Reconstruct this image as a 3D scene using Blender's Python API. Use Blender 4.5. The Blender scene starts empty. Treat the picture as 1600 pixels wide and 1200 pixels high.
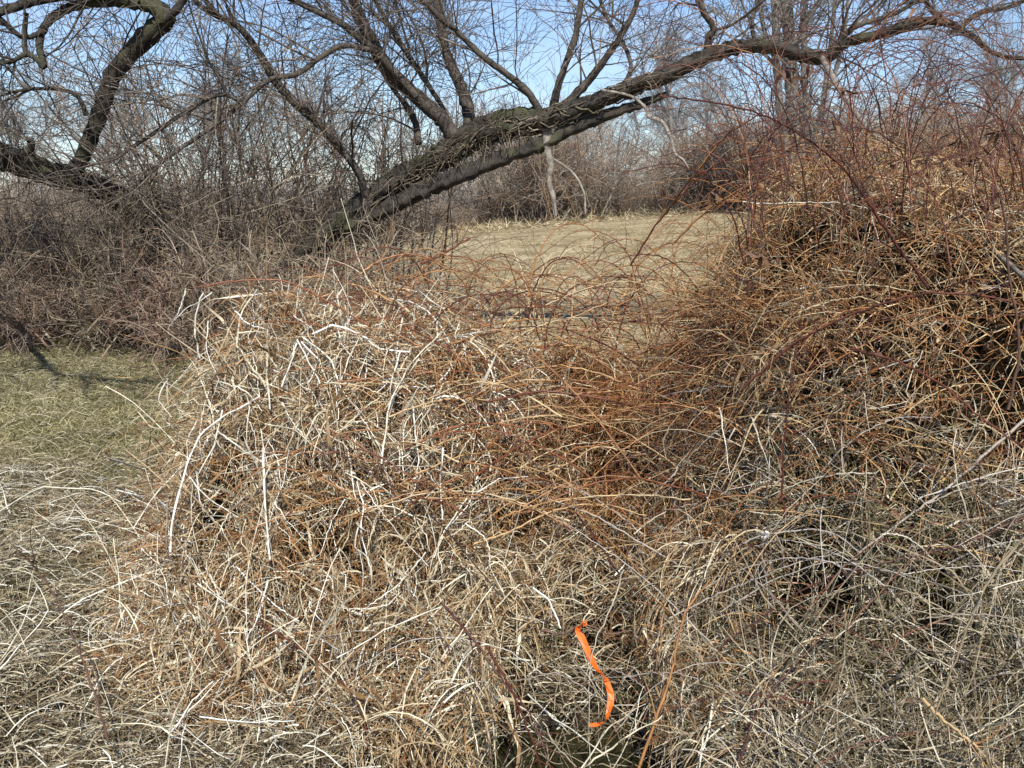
import bpy, math, random
import numpy as np
from mathutils import Vector
rng = np.random.default_rng(7)
random.seed(7)
R = math.radians
# ------------------------------------------------------------------ camera
EYE = 1.65; F = 1689.0; PITCH = R(10.07)
scene = bpy.context.scene
cam = bpy.data.cameras.new("camera"); camo = bpy.data.objects.new("camera", cam)
scene.collection.objects.link(camo); scene.camera = camo
cam.sensor_width = 36; cam.lens = 36 * F / 1600; cam.clip_end = 2000; cam.clip_start = 0.05
camo.location = (0, 0, EYE); camo.rotation_euler = (R(90) - PITCH, 0, 0)
# ------------------------------------------------------------------ light
SUN_EL = R(47); SUN_AZ = R(173)      # azimuth clockwise from +Y: behind the camera, to the right
world = bpy.data.worlds.new("World"); scene.world = world; world.use_nodes = True
wn = world.node_tree.nodes; wl = world.node_tree.links; wn.clear()
sky = wn.new('ShaderNodeTexSky'); sky.sky_type = 'NISHITA'; sky.sun_disc = False
sky.sun_elevation = SUN_EL; sky.sun_rotation = SUN_AZ; sky.air_density = 1.0; sky.dust_density = 0.3; sky.ozone_density = 2.0
tc = wn.new('ShaderNodeTexCoord'); mp = wn.new('ShaderNodeMapping'); mp.inputs['Scale'].default_value = (2.2, 2.2, 9)
no = wn.new('ShaderNodeTexNoise'); no.inputs['Scale'].default_value = 2.0; no.inputs['Detail'].default_value = 7; no.inputs['Roughness'].default_value = .62
rp = wn.new('ShaderNodeValToRGB'); rp.color_ramp.elements[0].position = .52; rp.color_ramp.elements[1].position = .80
rp.color_ramp.elements[0].color = (0, 0, 0, 1); rp.color_ramp.elements[1].color = (.36, .36, .36, 1)
mx = wn.new('ShaderNodeMix'); mx.data_type = 'RGBA'; mx.inputs['B'].default_value = (7.6, 8.0, 8.6, 1)
bg = wn.new('ShaderNodeBackground'); bg.inputs['Strength'].default_value = 0.125; wo = wn.new('ShaderNodeOutputWorld')
wl.new(tc.outputs['Generated'], mp.inputs['Vector']); wl.new(mp.outputs[0], no.inputs['Vector']); wl.new(no.outputs['Fac'], rp.inputs[0])
wl.new(rp.outputs[0], mx.inputs['Factor']); wl.new(sky.outputs[0], mx.inputs['A']); tint = wn.new('ShaderNodeMix'); tint.data_type = 'RGBA'; tint.blend_type = 'MULTIPLY'; tint.inputs['Factor'].default_value = 1; tint.inputs['B'].default_value = (.66, .73, .88, 1)
wl.new(mx.outputs['Result'], tint.inputs['A']); wl.new(tint.outputs['Result'], bg.inputs[0]); wl.new(bg.outputs[0], wo.inputs[0])
sl = bpy.data.lights.new("sun", 'SUN'); sl.energy = 4.9; sl.angle = R(.5); sl.color = (1, .965, .85)
so = bpy.data.objects.new("sun", sl); scene.collection.objects.link(so)
sd = Vector((math.sin(SUN_AZ) * math.cos(SUN_EL), math.cos(SUN_AZ) * math.cos(SUN_EL), math.sin(SUN_EL)))
so.rotation_euler = sd.to_track_quat('Z', 'Y').to_euler(); so.location = (3, -5, 10)
scene.view_settings.view_transform = 'Standard'; scene.view_settings.look = 'None'
scene.view_settings.exposure = 0.46; scene.view_settings.gamma = 1
scene.cycles.max_bounces = 5; scene.cycles.diffuse_bounces = 3

# ------------------------------------------------------------------ helpers
def sm(a, b, x):
    t = np.clip((x - a) / (b - a), 0, 1); return t * t * (3 - 2 * t)
_nz = np.random.default_rng(3)
_W = [(_nz.normal(size=2), _nz.uniform(0, 6.28)) for _ in range(60)]
def nz(x, y, s, k=0, n=9):
    v = 0
    for w, p in _W[k * 10:k * 10 + n]: v = v + np.sin((w[0] * x + w[1] * y) / s * 2.2 + p)
    return v / math.sqrt(n)
def ground(x, y):
    x = np.asarray(x, float); y = np.asarray(y, float)
    far = sm(12, 46, y)
    g = 0.70 * np.clip((y - 13) / 32, 0, 1) + .085 * np.clip(x - 4, -8, 8) * far
    g = g - 1.6 * sm(48, 110, y)
    g = g + .02 * nz(x, y, .9, 1) * sm(1, 4, y) + .10 * nz(x, y, 9, 2) * sm(14, 30, y)
    d = np.exp(-((x - .22) / .42) ** 2 - ((y - 3.05) / .38) ** 2)
    return g - .40 * d
POCK = []
def H(x, y, rough=1.0):
    """top of the bramble and dead grass thicket above z=0"""
    x = np.asarray(x, float); y = np.asarray(y, float)
    u = x / np.maximum(y, .5)
    back = 1 - sm(5.4, 7.2, y)
    u = u + .022 * nz(x, y, .5, 5) * rough; top = 1.07 - .20 * sm(-.06, .03, u) + .93 * sm(.12, .285, u); y0 = 2.72 - .42 * sm(.16, .38, u); wd = 2.1
    t = np.clip((y - y0) / wd, 0, 1); h = top * t * t * (3 - 2 * t) * sm(-.46, -.26, u) * sm(-1.68, -1.12, x)
    h = h * back
    h = h * (1 - .96 * np.exp(-((x - .20) / .22) ** 4 - ((y - 3.0) / .5) ** 4))
    for (qx, qy, qr, qd) in POCK: h = h * (1 - qd * np.exp(-((x - qx) ** 2 + ((y - qy) * .8) ** 2) / qr ** 2))
    lump = rough * (.085 * nz(x, y, .32, 3) + .05 * nz(x, y, .15, 4))
    return h + lump * np.clip(h * 2, 0, 1)
CP, SP = math.cos(PITCH), math.sin(PITCH)
def P(px, py, d):
    a = (px - 800) / F; b = (600 - py) / F
    v = np.array([a, CP + b * SP, -SP + b * CP]); v = v * (d / v[1])
    return np.array([v[0], v[1], v[2] + EYE])
def hit(px, py, off=.03, dmax=6.0):
    d = 2.0
    while d < dmax:
        p = P(px, py, d)
        if p[2] <= max(float(H(p[0], p[1], .5)), 0) + off: return p
        d += .04
    return P(px, py, 4.6)

POCK0 = [tuple(hit(px, py, 0)[:2] + np.array([0, .08])) + (pr, pd) for px, py, pr, pd in
        [(815,745,.13,.42),(1250,880,.08,.25),(455,1050,.11,.6),(620,860,.12,.4),(610,1075,.10,.6),(930,1010,.16,.6),(1320,905,.06,.2),(700,930,.09,.4),(470,830,.09,.35),(1560,590,.1,.2),(1150,1080,.07,.3),(545,700,.08,.3),(1430,760,.07,.2),(1000,720,.08,.25),(330,760,.09,.4),(1480,930,.06,.2)]]
POCK.extend(POCK0)
def pocket(x, y):
    k = 1 - .97 * np.exp(-((x - .20) / .19) ** 4 - ((y - 3.0) / .46) ** 4)
    for qx, qy, qr, qd in POCK: k = k * (1 - .92 * np.exp(-((x - qx) ** 2 + (y - qy) ** 2) / (qr * .75) ** 2))
    return k
def keep(s):
    x, y = s[..., 0], s[..., 1]; bad = ((np.abs(x - .19) < .23) & (np.abs(y - 3.10) < .46)).any(1) & (rng.random(len(s)) < .95)
    for qx, qy, qr, qd in POCK: bad |= (((x - qx) ** 2 + (y - qy) ** 2) < (qr * .8) ** 2).any(1) & (rng.random(len(s)) < .93)
    return ~bad
def nrm(v): return v / np.maximum(np.linalg.norm(v, axis=-1, keepdims=True), 1e-9)
class Strands:
    def __init__(s): s.v = []; s.f = []; s.r = []; s.n = 0
    def add(s, pts, rad, sides=3, rnd=None, ref=None):
        pts = np.asarray(pts, float)
        if pts.ndim == 2: pts = pts[None]
        N, K, _ = pts.shape
        rad = np.broadcast_to(np.asarray(rad, float), (N, K)) if np.ndim(rad) != 1 or np.size(rad) == K else np.repeat(np.asarray(rad)[:, None], K, 1)
        if rnd is None: rnd = rng.random(N)
        t = nrm(np.gradient(pts, axis=1))
        if ref is None: ref = rng.normal(size=(N, 1, 3))
        else: ref = np.broadcast_to(np.asarray(ref, float), (N, 1, 3))
        a = nrm(np.cross(t, ref)); b = np.cross(t, a)
        if sides == 2:
            ring = np.stack([pts - a * rad[..., None], pts + a * rad[..., None]], 2)
        else:
            ang = np.arange(sides) * 2 * math.pi / sides
            ring = pts[:, :, None] + rad[..., None, None] * (a[:, :, None] * np.cos(ang)[None, None, :, None] + b[:, :, None] * np.sin(ang)[None, None, :, None])
        S = sides
        idx = np.arange(N * K * S).reshape(N, K, S) + s.n
        if S == 2:
            q = np.stack([idx[:, :-1, 0], idx[:, :-1, 1], idx[:, 1:, 1], idx[:, 1:, 0]], -1).reshape(-1, 4)
        else:
            j = np.roll(idx, -1, axis=2)
            q = np.stack([idx[:, :-1], j[:, :-1], j[:, 1:], idx[:, 1:]], -1).reshape(-1, 4)
        s.v.append(ring.reshape(-1, 3)); s.f.append(q); s.r.append(np.repeat(rnd, K * S)); s.n += N * K * S
        return s
    def build(s, name, mat, parent=None, smooth=True):
        v = np.concatenate(s.v); f = np.concatenate(s.f); r = np.concatenate(s.r)
        if parent is not None: v = v - np.array(parent.location)
        me = bpy.data.meshes.new(name)
        me.vertices.add(len(v)); me.vertices.foreach_set('co', v.astype(np.float32).ravel())
        me.loops.add(f.size); me.loops.foreach_set('vertex_index', f.astype(np.int32).ravel())
        me.polygons.add(len(f)); me.polygons.foreach_set('loop_start', (np.arange(len(f)) * 4).astype(np.int32))
        me.polygons.foreach_set('loop_total', np.full(len(f), 4, np.int32))
        me.update(calc_edges=True)
        at = me.attributes.new('rnd', 'FLOAT', 'POINT'); at.data.foreach_set('value', r.astype(np.float32))
        if smooth: me.polygons.foreach_set('use_smooth', np.ones(len(f), bool))
        me.materials.append(mat)
        o = bpy.data.objects.new(name, me); scene.collection.objects.link(o)
        if parent is not None: o.parent = parent
        return o
def tag(o, label=None, cat=None, group=None, kind=None):
    if label: o['label'] = label
    if cat: o['category'] = cat
    if group: o['group'] = group
    if kind: o['kind'] = kind
    return o
def empty(name, loc):
    o = bpy.data.objects.new(name, None); scene.collection.objects.link(o); o.location = loc; o.empty_display_size = .1; return o
def link_mesh(name, verts, faces, mat, parent=None, smooth=True):
    me = bpy.data.meshes.new(name); me.from_pydata([tuple(map(float, v)) for v in verts], [], faces); me.update()
    if smooth: me.polygons.foreach_set('use_smooth', [True] * len(me.polygons))
    me.materials.append(mat); o = bpy.data.objects.new(name, me); scene.collection.objects.link(o)
    if parent is not None: o.parent = parent
    return o
def spline(ctrl, n):
    c = np.asarray(ctrl, float); c = np.vstack([2 * c[0] - c[1], c, 2 * c[-1] - c[-2]])
    m = len(c) - 3; out = []
    for t in np.linspace(0, m - 1e-6, n):
        i = int(t); u = t - i; p0, p1, p2, p3 = c[i:i + 4]
        out.append(.5 * (2 * p1 + (p2 - p0) * u + (2 * p0 - 5 * p1 + 4 * p2 - p3) * u * u + (3 * p1 - p0 - 3 * p2 + p3) * u ** 3))
    return np.array(out)
def grow(p0, d0, L, K=6, curl=.3, wander=.15, g=0.0, lag=0.0):
    """N strands from p0 along d0, g = pull downwards per step (negative lifts)"""
    N = len(p0); L = np.broadcast_to(L, (N,)); g = np.broadcast_to(g, (N,))
    d = nrm(d0); c = rng.normal(size=(N, 3)) * curl / K; out = [p0]; p = p0
    for k in range(K - 1):
        d = d + c + rng.normal(size=(N, 3)) * wander; d[:, 2] -= g / K * (1 + lag * k); d = nrm(d)
        p = p + d * (L / (K - 1))[:, None]; out.append(p)
    return np.stack(out, 1)
def taper(r0, r1, K):
    r0 = np.asarray(r0, float); r1 = np.asarray(r1, float); t = np.linspace(0, 1, K)
    return r0[:, None] * (1 - t) + r1[:, None] * t
def sprout(par, n, ang=(.4, 1.1), L=(.3, .8), K=6, t0=.15, t1=1.0, curl=.3, wander=.12, g=-.2, up=0., w=None):
    """n child strands off the parent strands; returns strands and parent index, t"""
    N, Kp, _ = par.shape
    i = rng.choice(N, n, p=w); t = rng.uniform(t0, t1, n) * (Kp - 1); k = np.minimum(t.astype(int), Kp - 2); u = (t - k)[:, None]
    a = par[i, k]; b = par[i, k + 1]; p = a * (1 - u) + b * u; d = nrm(b - a)
    s = nrm(np.cross(d, rng.normal(size=(n, 3)))); an = rng.uniform(*ang, n)[:, None]
    dd = d * np.cos(an) + s * np.sin(an); dd[:, 2] += up
    return grow(p, dd, rng.uniform(*L, n), K, curl, wander, g), i, t / (Kp - 1)

# ------------------------------------------------------------------ materials
def strand_mat(name, cols, rough=.6, nscale=30, namt=.35, spec=.35, trans=0):
    m = bpy.data.materials.new(name); m.use_nodes = True; n = m.node_tree.nodes; l = m.node_tree.links
    b = n['Principled BSDF']; b.inputs['Roughness'].default_value = rough; b.inputs['Specular IOR Level'].default_value = spec
    a = n.new('ShaderNodeAttribute'); a.attribute_name = 'rnd'
    r = n.new('ShaderNodeValToRGB'); e = r.color_ramp.elements
    while len(e) < len(cols): e.new(.5)
    for i, c in enumerate(cols): e[i].position = i / (len(cols) - 1); e[i].color = (*c, 1)
    t = n.new('ShaderNodeTexCoord'); z = n.new('ShaderNodeTexNoise'); z.inputs['Scale'].default_value = nscale; z.inputs['Detail'].default_value = 3
    mr = n.new('ShaderNodeMapRange'); mr.inputs['From Min'].default_value = .3; mr.inputs['From Max'].default_value = .7
    mr.inputs['To Min'].default_value = 1 - namt; mr.inputs['To Max'].default_value = 1 + namt * .6
    mu = n.new('ShaderNodeMix'); mu.data_type = 'RGBA'; mu.blend_type = 'MULTIPLY'; mu.inputs['Factor'].default_value = 1
    cb = n.new('ShaderNodeCombineColor')
    l.new(a.outputs['Fac'], r.inputs[0]); l.new(t.outputs['Object'], z.inputs['Vector']); l.new(z.outputs['Fac'], mr.inputs['Value'])
    for q in range(3): l.new(mr.outputs[0], cb.inputs[q])
    l.new(r.outputs[0], mu.inputs['A']); l.new(cb.outputs[0], mu.inputs['B']); l.new(mu.outputs['Result'], b.inputs['Base Color'])
    return m
M = {}
M['straw'] = strand_mat('straw', [(.12, .055, .022), (.26, .155, .07), (.40, .30, .175), (.56, .49, .35), (.76, .73, .63)])
M['brown'] = strand_mat('brown_grass', [(.10, .035, .014), (.22, .09, .028), (.32, .15, .05), (.38, .23, .10), (.52, .41, .26)])
M['grey'] = strand_mat('grey_straw', [(.09, .06, .03), (.19, .14, .08), (.30, .24, .155), (.42, .36, .26), (.58, .53, .44)])
M['litter'] = strand_mat('litter_straw', [(.05, .035, .02), (.12, .085, .045), (.22, .17, .095), (.35, .285, .18), (.60, .54, .41)])
M['olive'] = strand_mat('olive_moss', [(.05, .055, .018), (.09, .09, .03), (.15, .13, .05), (.22, .19, .08)])
M['orange'] = strand_mat('orange_cane', [(.16, .06, .024), (.30, .13, .048), (.40, .21, .085), (.48, .32, .16), (.56, .45, .28)], rough=.45)
M['red'] = strand_mat('red_cane', [(.10, .032, .018), (.18, .062, .03), (.27, .105, .045), (.38, .21, .10)], rough=.4)
M['maroon'] = strand_mat('maroon_cane', [(.06, .022, .018), (.11, .035, .023), (.17, .06, .035)], rough=.4)
M['pale'] = strand_mat('pale_stalk', [(.40, .33, .21), (.55, .49, .36), (.67, .63, .53), (.76, .74, .69)], rough=.5, nscale=18, namt=.45)
M['greycane'] = strand_mat('grey_cane', [(.26, .21, .17), (.36, .31, .27), (.46, .42, .38)], rough=.55)
M['vine'] = strand_mat('trunk_vine', [(.05, .04, .028), (.09, .072, .05), (.15, .12, .08), (.26, .22, .16)], nscale=6)
M['twig'] = strand_mat('twig', [(.06, .045, .036), (.10, .078, .06), (.16, .125, .10), (.23, .19, .155)], nscale=6)
M['shrub'] = strand_mat('shrub_twig', [(.11, .08, .052), (.20, .15, .10), (.30, .235, .165), (.43, .36, .27)], nscale=5)
M['shrub2'] = strand_mat('red_shrub_twig', [(.10, .055, .038), (.18, .105, .075), (.27, .185, .14), (.38, .30, .24)], nscale=5)
M['dkcane'] = strand_mat('dark_cane', [(.04, .022, .018), (.07, .035, .025), (.11, .06, .04)], rough=.5)
M['fartwig'] = strand_mat('far_twig', [(.17, .16, .155), (.23, .215, .205), (.29, .275, .265)], nscale=2)  # grey stands in for distance haze, put into the twig colour
M['farbrush'] = strand_mat('far_brush', [(.20, .12, .07), (.27, .185, .125), (.31, .255, .205), (.34, .31, .28)], nscale=1.5)  # haze over the far bushes is mixed into these greyed browns
M['lawn'] = strand_mat('lawn_grass', [(.10, .10, .035), (.17, .155, .06), (.25, .215, .105), (.34, .29, .17), (.44, .39, .25)], nscale=1.5)
M['field'] = strand_mat('field_grass', [(.14, .10, .05), (.27, .205, .11), (.40, .325, .20), (.54, .46, .32)], nscale=.5)
M['leaf'] = strand_mat('dead_leaf', [(.07, .03, .02), (.13, .06, .035), (.22, .13, .07)])

def bark_mat(name, dark, light, moss=None, sc=9):
    m = bpy.data.materials.new(name); m.use_nodes = True; n = m.node_tree.nodes; l = m.node_tree.links
    b = n['Principled BSDF']; b.inputs['Roughness'].default_value = .85; b.inputs['Specular IOR Level'].default_value = .2
    t = n.new('ShaderNodeTexCoord'); z = n.new('ShaderNodeTexNoise'); z.inputs['Scale'].default_value = sc; z.inputs['Detail'].default_value = 8; z.inputs['Roughness'].default_value = .7
    r = n.new('ShaderNodeValToRGB'); r.color_ramp.elements[0].position = .36; r.color_ramp.elements[0].color = (*dark, 1)
    r.color_ramp.elements[1].position = .66; r.color_ramp.elements[1].color = (*light, 1)
    l.new(t.outputs['Object'], z.inputs['Vector']); l.new(z.outputs['Fac'], r.inputs[0]); out = r.outputs[0]
    if moss:
        z2 = n.new('ShaderNodeTexNoise'); z2.inputs['Scale'].default_value = 2.3; z2.inputs['Detail'].default_value = 5
        r2 = n.new('ShaderNodeValToRGB'); r2.color_ramp.elements[0].position = .52; r2.color_ramp.elements[1].position = .66; r2.color_ramp.elements[1].color = (.6, .6, .6, 1)
        x = n.new('ShaderNodeMix'); x.data_type = 'RGBA'; x.inputs['B'].default_value = (*moss, 1)
        l.new(t.outputs['Object'], z2.inputs['Vector']); l.new(z2.outputs['Fac'], r2.inputs[0]); l.new(r2.outputs[0], x.inputs['Factor']); l.new(out, x.inputs['A']); out = x.outputs['Result']
    l.new(out, b.inputs['Base Color'])
    bp = n.new('ShaderNodeBump'); bp.inputs['Strength'].default_value = .8; bp.inputs['Distance'].default_value = .03
    l.new(z.outputs['Fac'], bp.inputs['Height']); l.new(bp.outputs[0], b.inputs['Normal'])
    return m
M['bark'] = bark_mat('willow_bark', (.013, .011, .010), (.075, .065, .054), (.08, .085, .04))
M['limb'] = bark_mat('limb_bark', (.04, .03, .025), (.13, .11, .092))
M['deadwood'] = bark_mat('dead_wood', (.12, .10, .08), (.38, .34, .29))
M['farbark'] = bark_mat('far_bark', (.15, .135, .12), (.27, .245, .225), sc=2)

def ground_mat():
    m = bpy.data.materials.new('earth_and_turf'); m.use_nodes = True; n = m.node_tree.nodes; l = m.node_tree.links
    b = n['Principled BSDF']; b.inputs['Roughness'].default_value = .97; b.inputs['Specular IOR Level'].default_value = .1
    g = n.new('ShaderNodeNewGeometry'); sx = n.new('ShaderNodeSeparateXYZ'); l.new(g.outputs['Position'], sx.inputs[0])
    def noise(s, d=5, sc=(1, 1, 1)):
        mp = n.new('ShaderNodeMapping'); mp.inputs['Scale'].default_value = sc; l.new(g.outputs['Position'], mp.inputs[0])
        z = n.new('ShaderNodeTexNoise'); z.inputs['Scale'].default_value = s; z.inputs['Detail'].default_value = d; z.inputs['Roughness'].default_value = .65; l.new(mp.outputs[0], z.inputs['Vector']); return z.outputs['Fac']
    def ramp(f, *st):
        r = n.new('ShaderNodeValToRGB'); e = r.color_ramp.elements
        while len(e) < len(st): e.new(.5)
        for i, (p, c) in enumerate(st): e[i].position = p; e[i].color = (*c, 1)
        l.new(f, r.inputs[0]); return r.outputs[0]
    soil = ramp(noise(9), (.3, (.010, .008, .006)), (.7, (.045, .034, .022)))
    lawn = ramp(noise(3, 6, (1, .6, 1)), (.3, (.10, .10, .035)), (.5, (.17, .155, .065)), (.7, (.28, .24, .13)))
    field = ramp(noise(.9, 8, (.5, 1, 1)), (.3, (.15, .115, .06)), (.47, (.28, .22, .125)), (.62, (.42, .345, .215)))
    def mix(f, a, c):
        x = n.new('ShaderNodeMix'); x.data_type = 'RGBA'; l.new(f, x.inputs['Factor']); l.new(a, x.inputs['A']); l.new(c, x.inputs['B']); return x.outputs['Result']
    def mr(v, a, c):
        r = n.new('ShaderNodeMapRange'); r.inputs['From Min'].default_value = a; r.inputs['From Max'].default_value = c; l.new(v, r.inputs['Value']); return r.outputs[0]
    y = sx.outputs['Y']; x = sx.outputs['X']
    f1 = mr(y, 3.6, 6.6); f2 = n.new('ShaderNodeMath'); f2.operation = 'MAXIMUM'; l.new(mr(y, 13, 17), f2.inputs[0]); l.new(mr(x, -2.4, -.8), f2.inputs[1])
    c = mix(f1, soil, mix(f2.outputs[0], lawn, field)); l.new(c, b.inputs['Base Color'])
    bp = n.new('ShaderNodeBump'); bp.inputs['Strength'].default_value = .7; bp.inputs['Distance'].default_value = .05; l.new(noise(14, 6), bp.inputs['Height']); l.new(bp.outputs[0], b.inputs['Normal'])
    return m
M['ground'] = ground_mat()
m = bpy.data.materials.new('ditch_water'); m.use_nodes = True; b = m.node_tree.nodes['Principled BSDF']
b.inputs['Base Color'].default_value = (.02, .02, .008, 1); b.inputs['Roughness'].default_value = .08; b.inputs['Specular IOR Level'].default_value = .5
nn = m.node_tree.nodes.new('ShaderNodeTexNoise'); nn.inputs['Scale'].default_value = 14; bb = m.node_tree.nodes.new('ShaderNodeBump'); bb.inputs['Strength'].default_value = .15; bb.inputs['Distance'].default_value = .01
m.node_tree.links.new(nn.outputs['Fac'], bb.inputs['Height']); m.node_tree.links.new(bb.outputs[0], b.inputs['Normal']); M['water'] = m
m = bpy.data.materials.new('orange_tape'); m.use_nodes = True; b = m.node_tree.nodes['Principled BSDF']
b.inputs['Base Color'].default_value = (.72, .125, .008, 1); b.inputs['Roughness'].default_value = .5; M['tape'] = m
m = bpy.data.materials.new('white_shell'); m.use_nodes = True; b = m.node_tree.nodes['Principled BSDF']
b.inputs['Base Color'].default_value = (.8, .78, .74, 1); b.inputs['Roughness'].default_value = .5; M['shell'] = m

# ------------------------------------------------------------------ setting
def grid_axis(a, b, s0, fac):
    out = [0.0]; s = s0
    while out[-1] < b: out.append(out[-1] + s); s *= fac
    pos = np.array(out); return pos
ax = grid_axis(0, 420, .12, 1.05); xs = np.concatenate([-ax[:0:-1], ax]); ys = np.concatenate([-ax[ax < 60][:0:-1], np.arange(0, 6, .1), 6 + ax])
X, Y = np.meshgrid(xs, ys); Z = ground(X, Y)
nx, ny = len(xs), len(ys); ii = np.arange(nx * ny).reshape(ny, nx)
q = np.stack([ii[:-1, :-1], ii[:-1, 1:], ii[1:, 1:], ii[1:, :-1]], -1).reshape(-1, 4)
go = link_mesh('ground', np.stack([X, Y, Z], -1).reshape(-1, 3), q.tolist(), M['ground']); tag(go, kind='structure')
wx, wy = .22, 3.05
wv = [(wx + .62 * math.cos(a) * (1 + .12 * math.sin(3 * a)), wy + .46 * math.sin(a), -.15) for a in np.linspace(0, 2 * math.pi, 40, endpoint=False)]
wo_ = link_mesh('water', wv, [list(range(40))], M['water'], smooth=False); tag(wo_, kind='structure')

# ------------------------------------------------------------------ grass
def sample(n, x0, x1, y0, y1, wfun):
    out = []; tot = 0
    while tot < n:
        x = rng.uniform(x0, x1, n * 2); y = rng.uniform(y0, y1, n * 2); k = rng.random(n * 2) < wfun(x, y)
        out.append(np.stack([x[k], y[k]], 1)); tot += k.sum()
    return np.concatenate(out)[:n]
def inview(x, y, m=.5): return (np.abs(x) < y * .49 + m)
def blades(n, reg, w, L, wid, mat, name, flat=.5, zr=.0, K=4, g=.8):
    xy = sample(n, *reg, w); p = np.column_stack([xy, ground(xy[:, 0], xy[:, 1]) + rng.random(n) * zr])
    a = rng.uniform(0, 6.28, n); d = np.column_stack([np.cos(a), np.sin(a), np.abs(rng.normal(0, 1, n)) * flat])
    LL = rng.uniform(*L, n); s = grow(p, d, LL, K, .4, .12, g)
    s[..., 2] = np.maximum(s[..., 2], ground(s[..., 0], s[..., 1]) + .003)
    return Strands().add(s, taper(np.full(n, wid), np.full(n, wid * .4), K), 2)
S = blades(90000, (-9, -.5, 3.0, 14.5), lambda x, y: inview(x, y, .6) * sm(3.0, 5.8, y) * (x < -.12 * y), (.03, .09), .0035, None, '', .9, 0, 4)
tag(S.build('grass', M['lawn']), 'short green grass with dry blades in the clearing at left', 'grass', kind='stuff')
S = blades(60000, (-6, 16, 8, 40), lambda x, y: inview(x, y, 1) * (x > -.16 * y) * np.clip(12 / y, 0, 1), (.05, .14), .006, None, '', .5, 0, 4)
tag(S.build('field_grass', M['field']), 'short tan winter grass of the open field', 'grass', kind='stuff')

S = blades(9000, (-12, 16, 40, 48), lambda x, y: .3 + .7 * (nz(x, y, 2.5, 2) > 0), (.2, .6), .014, None, '', 1.0, 0, 5)
tag(S.build('tall_grass', M['field']), 'taller ragged grass along the far edge of the field', 'grass', kind='stuff')
# litter: matted flat straw in the lower left and under everything near
lit = lambda x, y: inview(x, y, .5) * (.25 + .75 * sm(-.5, .5, nz(x, y, .45, 4))) * (1 - .93 * sm(3.4, 7.6, y)) * (y < 13) * np.where(x < -.18 * y, 1, .25)
S = blades(56000, (-6, 1.9, 2.1, 12), lit, (.04, .22), .0018, None, '', .45, .09, 6, 1.4)
tag(S.build('straw_litter', M['litter']), 'matted grey tan straw lying on the ground at lower left', 'straw', kind='stuff')
S = blades(4500, (-4.4, .4, 2.1, 6.2), lit, (.05, .3), .0020, None, '', .5, .10, 6, 1.0)
tag(S.build('fallen_straw', M['pale']), 'bleached broken straw strewn over the litter at lower left', 'straw', kind='stuff')

# ------------------------------------------------------------------ thicket mass
def shade_sheet():  # sheet added under the strands, painted near-black as shade in the gaps
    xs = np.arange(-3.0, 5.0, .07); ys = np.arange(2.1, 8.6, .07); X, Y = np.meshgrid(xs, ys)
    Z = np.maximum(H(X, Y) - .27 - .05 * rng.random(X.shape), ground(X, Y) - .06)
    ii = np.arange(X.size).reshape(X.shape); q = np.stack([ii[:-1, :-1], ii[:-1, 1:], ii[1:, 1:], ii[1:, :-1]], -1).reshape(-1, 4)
    m = strand_mat('gap_shade', [(.009, .0065, .004), (.016, .011, .006)], nscale=25, namt=.7, rough=1, spec=0)
    tag(link_mesh('shade_sheet', np.stack([X, Y, Z], -1).reshape(-1, 3), q.tolist(), m), 'dark sheet added deep inside the thicket as shade between the stems', 'shade_sheet', kind='stuff')
shade_sheet()
def surfpts(n, w, lo=0., hi=.25, reg=(-2.6, 4.4, 2.1, 8)):
    xy = sample(n, *reg, lambda x, y: w(x, y) * pocket(x, y) * (H(x, y, 0) > .06)); h = H(xy[:, 0], xy[:, 1])
    z = h - (.09 + rng.uniform(lo, hi, n)) * np.clip(h * 3, .1, 1)
    return np.column_stack([xy, np.maximum(z, ground(xy[:, 0], xy[:, 1]) + .01)])
U = lambda x, y: x / y
vis = lambda x, y: inview(x, y, .45) * np.where(y > 5.6, .35, 1)
left = lambda x, y: vis(x, y) * (1 - sm(-.10, .10, U(x, y)))
mid = lambda x, y: vis(x, y) * sm(-.2, 0, U(x, y)) * (1 - sm(.18, .3, U(x, y)))
right = lambda x, y: vis(x, y) * sm(.1, .24, U(x, y))
low = lambda y: 1 - sm(3.3, 4.1, y)
lowz = lambda x, y: 1 - sm(.62, 1.08, H(x, y, 0))
highz = lambda x, y: sm(.50, .95, H(x, y, 0))
def weep(ncl, n, w, L=(.2, .55), up=.5, out=.6, g=2.2, spread=.06, K=8, wid=.0022, Sx=None, lift=0.03):
    c = surfpts(ncl, w, -lift, .06); i = rng.integers(0, ncl, n); p = c[i] + rng.normal(size=(n, 3)) * (spread, spread, spread * .6)
    a0 = rng.uniform(0, 6.28, ncl)[i]; a = a0 + rng.normal(0, 1.3, n)
    d = np.column_stack([np.cos(a) * out, np.sin(a) * out - .15, rng.normal(up, .35, n)])
    s = grow(p, d, rng.uniform(*L, n), K, .5, .10, g)
    rn = np.clip(rng.random(ncl)[i] * .5 + rng.random(n) * .6 - .05, 0, 1); kk = keep(s); s = s[kk]; rn = rn[kk]; n = len(s)
    Sx.add(s, taper(np.full(n, wid) * rng.uniform(.7, 1.5, n), np.full(n, wid * .5), K), 2, rn); return Sx
def tangle(n, w, L=(.08, .3), zb=0., curl=1.0, g=.4, wid=.002, K=6, lo=0, hi=.28, Sx=None, sides=2, wander=.13, vz=.7):
    p = surfpts(n, w, lo, hi); d = rng.normal(size=(n, 3)) * (1, 1, vz); d[:, 2] += zb
    s = grow(p, d, rng.uniform(*L, n), K, curl, wander, g); s = s[keep(s)]; n = len(s)
    wid = wid * .84; Sx.add(s, taper(np.full(n, wid) * rng.uniform(.5, 1.6, n), np.full(n, wid * .6), K), sides); return Sx
S = Strands()
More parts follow.
